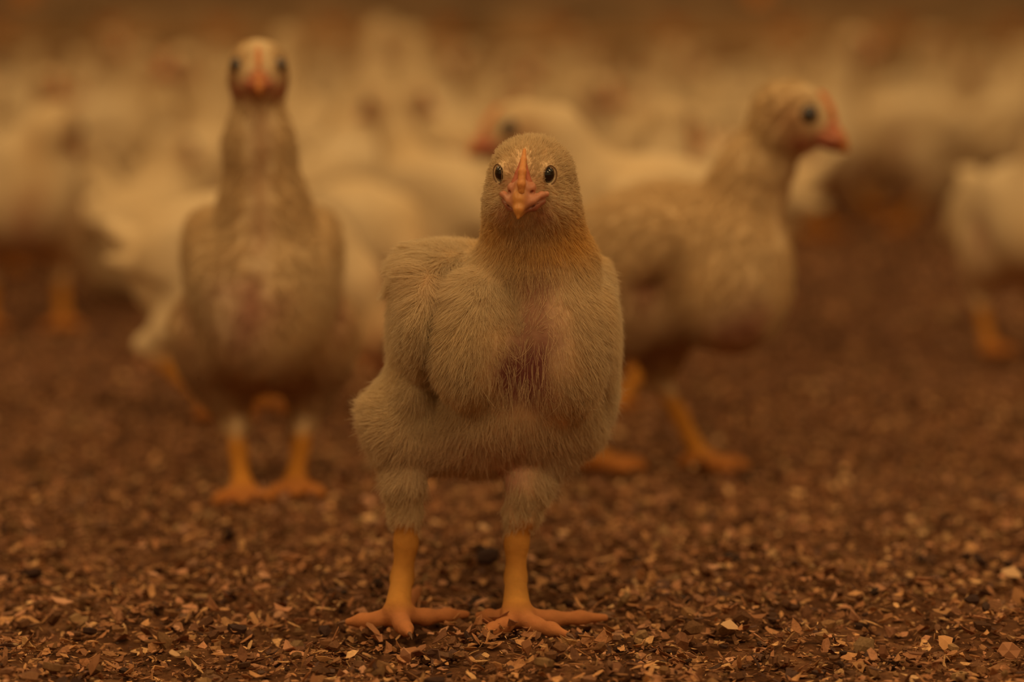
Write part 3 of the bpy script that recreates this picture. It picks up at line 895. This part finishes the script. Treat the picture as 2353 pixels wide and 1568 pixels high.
    b = link('beak', np_mesh('beak', BV_, BQ, M_HORN, beak_color(BV_, q)*A([0.95, 0.8, 0.75])), root, Vector(hd + HR@(A([0, -0.0205, -0.004])*hs))); set_rot(b, HR)
    CV, CQ = sdf_mesh(comb_prims(q), 0.0006)
    cb = link('comb', np_mesh('comb', CV, CQ, M_COMB, np.tile(A([0.70, 0.27, 0.10]), (len(CV), 1))), root,
              Vector(hd + HR@(A([0, -0.0225, -0.0010])*hs))); set_rot(cb, HR)
    if fuzz:
        def dens(p, n):
            d = np.ones(len(p))
            l = (p-hd)@HR/hs
            d *= 1-0.95*np.exp(-((l[:, 1]+0.022)/0.009)**4-((l[:, 2]+0.004)/0.010)**4)
            for sx in (-1, 1):
                d *= sstep(0.0052, 0.0080, np.linalg.norm(l-A([sx*0.0128, -0.0105, 0.0035]), axis=1))
            d *= sstep(s['hock'][0][2]-0.008, s['hock'][0][2]+0.002, p[:, 2])
            d *= 1-0.85*s['patch']*np.exp(-((p[:, 0]-s['px'])/0.018)**4-((p[:, 2]-bre[2]-s['pz'])/0.024)**4)*(p[:, 1] < bre[1])
            d *= 1-0.85*np.exp(-((np.abs(p[:, 0])-0.038)/0.014)**2-((p[:, 1]-t0[1]+0.022)/0.014)**2-((p[:, 2]-t0[2]+0.010)/0.022)**2)
            d *= 1-0.93*np.exp(-((p[:, 0]-nk[0])/0.0105)**4)*(p[:, 1] < nk[1]-0.006)*(p[:, 2] > bre[2]+0.02)
            return d
        def flow(p, n):
            v = p-hd; return A([0, 0.7, -0.7]) + v*2 + np.stack([np.sign(p[:, 0])*0.2, p[:, 0]*0, p[:, 0]*0], 1)
        cu = make_hair('down', V, Q, fuzz, dens, flow, lambda p: np.where(p[:, 2] > hd[2]-0.03, 0.0035, 0.0065)*(1-0.6*np.exp(-((p[:, 0]-s['px'])/0.022)**4-((p[:, 2]-bre[2]-s['pz'])/0.03)**4)*(p[:, 1] < bre[1]+0.005)),
                       lambda p: np.tile(A([0.80, 0.66, 0.44]), (len(p), 1)), 0.00022, lambda p: np.full(len(p), 0.3),
                       clump_n=2500, clump=0.7, seed=seed, npt=4, curl=0.2, vcol=c)
        link('down', cu, root, kind='stuff')
    return root

def children(o): return [c for c in bpy.data.objects if c.parent == o]
def dup(root, kids, label, group=None, scale=1.0, loc=(0, 0, 0), rz=0.0, name='young_chicken'):
    r_ = root.copy(); COL.objects.link(r_); r_.name = name
    r_.location = loc; r_.rotation_euler = (0, 0, rz); r_.scale = (scale,)*3
    r_['label'] = label
    if group: r_['group'] = group
    elif 'group' in r_: del r_['group']
    for ch in kids:
        c = ch.copy(); COL.objects.link(c); c.parent = r_
    return r_
def at(o, x, y, rz, sc=1.0): o.location = (x, y, 0); o.rotation_euler = (0, 0, rz); o.scale = (sc,)*3; return o

# ---- the tall one on the left, facing the lens with its neck stretched
gx = G(634, 1142)
left = make_bird('young_chicken', 'slightly blurred white chicken on the left, neck stretched up, facing the lens', dict(
    pitch=0.70, torso=(-0.002, 0.030, 0.114), tr=(0.039, 0.062, 0.050), breast=(0.000, -0.008, 0.117), br=(0.0385, 0.034, 0.050),
    neck=[(0.000, -0.006, 0.148), (0.000, -0.012, 0.172), (-0.002, -0.020, 0.205)], nr=[0.028, 0.0215, 0.0165], head=(-0.002, -0.030, 0.2490), look=(0.06, -1, -0.16),
    hip=0.033, hock=[(-0.020, 0.022, 0.044), (0.022, 0.030, 0.046)], foot=[(-0.014, -0.010), (0.016, 0.012)], tail=(-0.01, 0.09, 0.10), hs=0.90, foot_yaw=0.05, wing=0.8, wk=0.012, wx=0.034, px=-0.010, pz=-0.006, wp=0.2, sz=0.034),
    h=0.0016, fuzz=60000, seed=21)
at(left, gx[0]-0.005, gx[1], 0.05)

# ---- the right one, seen from the side, head in profile
gx = G(1610, 1078)
th = math.radians(62)          # body heading: towards the right of the picture and a little to the lens
c_, s_ = math.cos(th), math.sin(th)
def loc_dir(v):                # world direction -> local of a bird turned by th
    return (v[0]*c_ + v[1]*s_, -v[0]*s_ + v[1]*c_, v[2])
right = make_bird('young_chicken', 'blurred white chicken on the right standing in profile, beak pointing right', dict(
    pitch=0.35, torso=(0, 0.024, 0.128), tr=(0.041, 0.076, 0.046), breast=(0, -0.038, 0.122), br=(0.040, 0.036, 0.046),
    neck=[(0, -0.040, 0.152), (0, -0.052, 0.185)], nr=[0.030, 0.0195], head=(-0.004, -0.077, 0.2210), look=loc_dir((0.97, -0.20, -0.28)),
    hip=0.026, hock=[(-0.016, 0.072, 0.054), (0.024, 0.020, 0.054)], foot=[(-0.010, 0.046), (0.020, -0.010)], foot_yaw=0.15, hs=1.16, wing=1.3, wx=0.043, px=-0.022, pz=-0.034),
    h=0.0016, fuzz=60000, seed=22)
at(right, gx[0]-(0.020*c_+0.010*s_), gx[1]-(0.020*s_-0.010*c_), th)

# ---- flock prototypes
protos = {}
SP = {
 'standing': dict(),
 'alert': dict(pitch=0.5, neck=[(0, -0.024, 0.155), (0, -0.032, 0.195)], head=(0, -0.040, 0.228), look=(0.25, -1, -0.1), nr=[0.026, 0.015]),
 'turned': dict(neck=[(0, -0.028, 0.145), (0.006, -0.034, 0.176)], head=(0.012, -0.036, 0.200), look=(1, -0.25, -0.25)),
 'feeding': dict(pitch=0.0, torso=(0, 0.02, 0.120), neck=[(0, -0.040, 0.128), (0, -0.066, 0.095)], head=(0, -0.082, 0.058), look=(0, -0.6, -1), nr=[0.026, 0.017]),
 'resting': dict(sit=1, pitch=0.15, torso=(0, 0.02, 0.052), breast=(0, -0.026, 0.054), neck=[(0, -0.030, 0.080), (0, -0.036, 0.108)],
                 head=(0, -0.044, 0.128), look=(-0.4, -1, -0.15), tail=(0, 0.115, 0.075)),
 'preening': dict(pitch=0.2, neck=[(0, -0.030, 0.142), (0.020, -0.034, 0.165)], head=(0.030, -0.018, 0.170), look=(0.7, 0.5, -0.8)),
}
first = {}
for i, (kx, sp) in enumerate(SP.items()):
    p = make_bird('young_chicken', kx, sp, h=0.0026, seed=30+i, group='flock')
    protos[kx] = (p, children(p)); first[kx] = True
used = {k: False for k in SP}
placed = []
def circles(x, y, rz, sc, sh=0.0):
    return [(x - math.sin(rz)*t*sc, y + math.cos(rz)*t*sc) for t in (-0.045, 0.01, 0.065, 0.105)]
def place(kind, x, y, rz, label, group=None, sc=1.0):
    placed.extend(circles(x, y, rz, sc))
    p, kids = protos[kind]
    if not used[kind]:
        used[kind] = True; at(p, x, y, rz, sc); p['label'] = label
        if group: p['group'] = group
        elif 'group' in p: del p['group']
        return p
    return dup(p, kids, label, group, sc, (x, y, 0), rz)
def xw(px, Y): return (px-W/2)/F*Y/CT*1.0

R_ = math.radians
# specific birds one can find in the photograph (pixel column of the body centre, depth, heading)
place('preening', xw(60, 2.62), 2.62, R_(8), 'white chicken at the left edge standing upright, its legs on open litter', sc=1.12)
hz = R_(80)
hidden = make_bird('young_chicken', 'white chicken half hidden behind the tall left one, tail pointing left', dict(
    pitch=0.0, torso=(0, 0.024, 0.106), tr=(0.044, 0.078, 0.054), breast=(0, -0.026, 0.104), neck=[(0, -0.040, 0.118), (0, -0.066, 0.095)], nr=[0.026, 0.017],
    head=(0, -0.084, 0.060), look=(0, -0.6, -1), tail=(0, 0.112, 0.134), hock=[(-0.024, 0.082, 0.052), (0.024, 0.060, 0.052)], foot=[(-0.024, 0.032), (0.024, 0.010)], foot_yaw=0.1), h=0.0022, seed=43)
at(hidden, xw(612, 2.0), 2.0, hz); placed.extend(circles(hidden.location.x, hidden.location.y, hz, 1.0))
place('resting', xw(345, 2.95), 2.95, R_(160), 'low white chicken behind the tail of the half hidden one', sc=1.2)
place('feeding', xw(850, 2.40), 2.40, R_(40), 'white chicken with lowered head between the left and the centre chicken', sc=0.88)
place('standing', xw(1000, 2.62), 2.62, R_(-120), 'white chicken behind the left shoulder of the centre chicken', sc=1.0)
place('turned', xw(1440, 2.35), 2.35, R_(90), 'white chicken right behind the right one, seen over its back', sc=1.0)
place('preening', xw(1620, 2.7), 2.70, R_(-100), 'white chicken behind the back of the right chicken', sc=1.1)
place('feeding', xw(2060, 4.05), 4.05, R_(-95), 'white chicken with lowered head beyond the beak of the right one', sc=1.15)
place('standing', xw(2350, 2.42), 2.42, R_(15), 'white chicken at the right edge with one orange leg on open litter', sc=1.0)
place('alert', xw(95, 3.3), 3.30, R_(30), 'upright white chicken behind the one at the left edge', sc=0.95)
place('alert', xw(950, 4.2), 4.20, R_(-60), 'upright white chicken whose head rises out of the flock at top centre', sc=1.22)
place('alert', xw(1880, 3.9), 3.90, R_(60), 'upright white chicken whose head rises above the right one', sc=1.15)
place('turned', xw(1370, 3.3), 3.30, R_(-20), 'white chicken with its head turned aside, right of the centre head', sc=1.05)

# the one whose head shows over the centre chicken, looking left
cz = R_(-72); cc_, ss_ = math.cos(cz), math.sin(cz)
lv = (-0.95, -0.22, -0.12)
peek = make_bird('young_chicken', 'white chicken right behind the centre one, head looking down to the left', dict(
    pitch=0.2, torso=(0, 0.045, 0.135), tr=(0.044, 0.075, 0.048), neck=[(0, -0.020, 0.165), (0, -0.040, 0.195)], nr=[0.032, 0.022], head=(0, -0.062, 0.2010),
    look=(lv[0]*cc_+lv[1]*ss_, -lv[0]*ss_+lv[1]*cc_, lv[2]), hs=1.25), h=0.0022, seed=41)
at(peek, xw(1388, 2.05), 2.05, cz)
for o_ in (left, right, peek): placed.extend(circles(o_.location.x, o_.location.y, o_.rotation_euler[2], 1.0))

# the dense flock further back
rf = np.random.default_rng(77)
kinds = list(SP.keys()); kw = np.array([0.28, 0.17, 0.17, 0.12, 0.16, 0.10])
cnt = 0
near_birds = {}
def zone(px):
    return 'left' if px < 780 else ('middle' if px < 1560 else 'right')
tries = 0
while cnt < 262 and tries < 90000:
    tries += 1
    y = 2.9 + 6.6*rf.random()**1.15
    x = rf.uniform(-1, 1)*(W/2/F*y*1.12 + 0.05)
    px = x/y*F*CT + W/2
    # open litter to the right stays free
    if px > 1560 and y < 4.35: continue
    if 170 < px < 270 and y < 3.9: continue
    if px > 1000 and y < 3.3: continue
    rz = rf.uniform(0, 2*math.pi); sc = rf.uniform(0.92, 1.18)
    mine = circles(x, y, rz, sc)
    if any((u-a)**2 + (v-b)**2 < 0.100**2 for u, v in mine for a, b in placed): continue
    k = kinds[rf.choice(6, p=kw/kw.sum())]
    far = 'far' if y > 5.2 else 'near'
    z = zone(px)
    pos = {'standing': 'standing', 'alert': 'with raised head', 'turned': 'with head turned aside', 'feeding': 'with head lowered', 'resting': 'sitting down', 'preening': 'preening'}[k]
    lab = 'blurred white chicken %s in the %s %s of the flock' % (pos, 'distant' if far == 'far' else 'nearer', z)
    o_ = place(k, x, y, rz, lab, '%s chickens, %s %s of the flock' % (k, far, z), sc=sc)
    if y < 4.6: near_birds.setdefault((k, z), []).append((px, o_, pos))
    cnt += 1
print('FLOCK', cnt, tries)
ORD = 'first second third fourth fifth sixth seventh eighth ninth tenth'.split()
for (k, z), lst in near_birds.items():
    lst.sort(key=lambda t: t[0])
    for i, (px_, o_, pos) in enumerate(lst[:10]):
        o_['label'] = 'white chicken %s, %s from left in front %s of flock' % (pos.replace('with ', 'with '), ORD[i], z)
        o_['group'] = '%s chickens, front %s of the flock' % (k, z)

# ================================================================== BARN END: wall, drinker and feeder lines
def box_vf(x0, x1, y0, y1, z0, z1):
    V = np.array([(x, y, z) for x in (x0, x1) for y in (y0, y1) for z in (z0, z1)], float)
    Fq = np.array([(0, 1, 3, 2), (4, 6, 7, 5), (0, 4, 5, 1), (2, 3, 7, 6), (0, 2, 6, 4), (1, 5, 7, 3)])
    return V, Fq
def box(name, b, mat, parent=None, **props):
    V, Fq = box_vf(*b); return link(name, np_mesh(name, V, Fq, mat, smooth_shade=False), parent, **props)
def tube(name, a, b, r0, mat, parent=None, n=12, r1=None, **props):
    a, b = np.array(a, float), np.array(b, float); d = unit(b-a); r1 = r0 if r1 is None else r1
    u = unit(np.cross(d, [0.3, 0.2, 0.9])); v = np.cross(d, u); V = []
    for p, rr in ((a, r0), (b, r1)):
        for i in range(n): t = 2*math.pi*i/n; V.append(p + rr*(u*math.cos(t)+v*math.sin(t)))
    me = bpy.data.meshes.new(name)
    me.from_pydata([tuple(q) for q in V], [], [(i, (i+1) % n, n+(i+1) % n, n+i) for i in range(n)] + [tuple(range(n-1, -1, -1)), tuple(range(n, 2*n))])
    me.materials.append(mat)
    return link(name, me, parent, **props)
M_WALL = plain_mat('ochre_wall', (0.62, 0.42, 0.22), 0.8, 0.2, 0.45, 4.0)
M_DARK = plain_mat('dark_plinth', (0.34, 0.22, 0.11), 0.8, 0.2, 0.3, 5.0)
M_PIPE = plain_mat('grey_pipe', (0.30, 0.24, 0.16), 0.5, 0.3, 0.15, 10)
M_ORANGE = plain_mat('orange_plastic', (0.75, 0.30, 0.06), 0.5, 0.4, 0.1, 10)
M_PAN = plain_mat('pale_plastic', (0.80, 0.62, 0.42), 0.5, 0.4, 0.1, 10)
box('wall_back', (-7, 7, 12.0, 12.2, -0.05, 3.0), M_WALL, kind='structure')
box('baseboard_back', (-7, 7, 11.94, 12.0, -0.05, 0.24), M_DARK, kind='structure')
box('trim_1', (-7, 7, 11.93, 12.0, 0.47, 0.62), M_DARK, kind='structure')
box('wall_left', (-7.2, -7, -1, 12.2, -0.05, 3.0), M_WALL, kind='structure')
box('wall_right', (7, 7.2, -1, 12.2, -0.05, 3.0), M_WALL, kind='structure')

def drinker_line(Y, z, ofs, label):
    root = link('drinker_line', None, None, (0, Y, 0), category='drinker line', label=label)
    tube('water_pipe', (-2.5, 0, z+0.07), (2.5, 0, z+0.07), 0.014, M_PIPE, root)
    cup = None; nip = None
    for i in range(16):
        x = -2.3 + i*0.30 + ofs
        if cup is None:
            nip = tube('nipple', (0, 0, z+0.055), (0, 0, z+0.01), 0.007, M_PIPE, root, 8); nip.location = (x, 0, 0)
            cup = tube('drip_cup', (0, 0, z-0.012), (0, 0, z+0.020), 0.020, M_ORANGE, root, 12, r1=0.042); cup.location = (x, 0, 0)
        else:
            for src in (nip, cup):
                c = src.copy(); COL.objects.link(c); c.parent = root; c.location = (x, 0, 0)
    return root
drinker_line(7.6, 0.298, 0.03, 'long grey water pipe with orange drip cups hanging above the far flock')

def feeder_line(Y, z, xs, label):
    root = link('feeder_line', None, None, (0, Y, 0), category='feeder line', label=label)
    tube('feed_pipe', (-3, 0, z+0.13), (3, 0, z+0.13), 0.022, M_PIPE, root)
    for x in xs:
        pan = tube('feed_pan', (x, 0, z-0.03), (x, 0, z+0.02), 0.07, M_PAN, root, 18, r1=0.16)
        tube('drop_tube', (x, 0, z+0.02), (x, 0, z+0.12), 0.03, M_ORANGE, root, 12)
    return root
feeder_line(9.8, 0.385, [-1.67, -2.6, 0.845, 2.1], 'feed pipe with round pale pans hanging before the back wall')
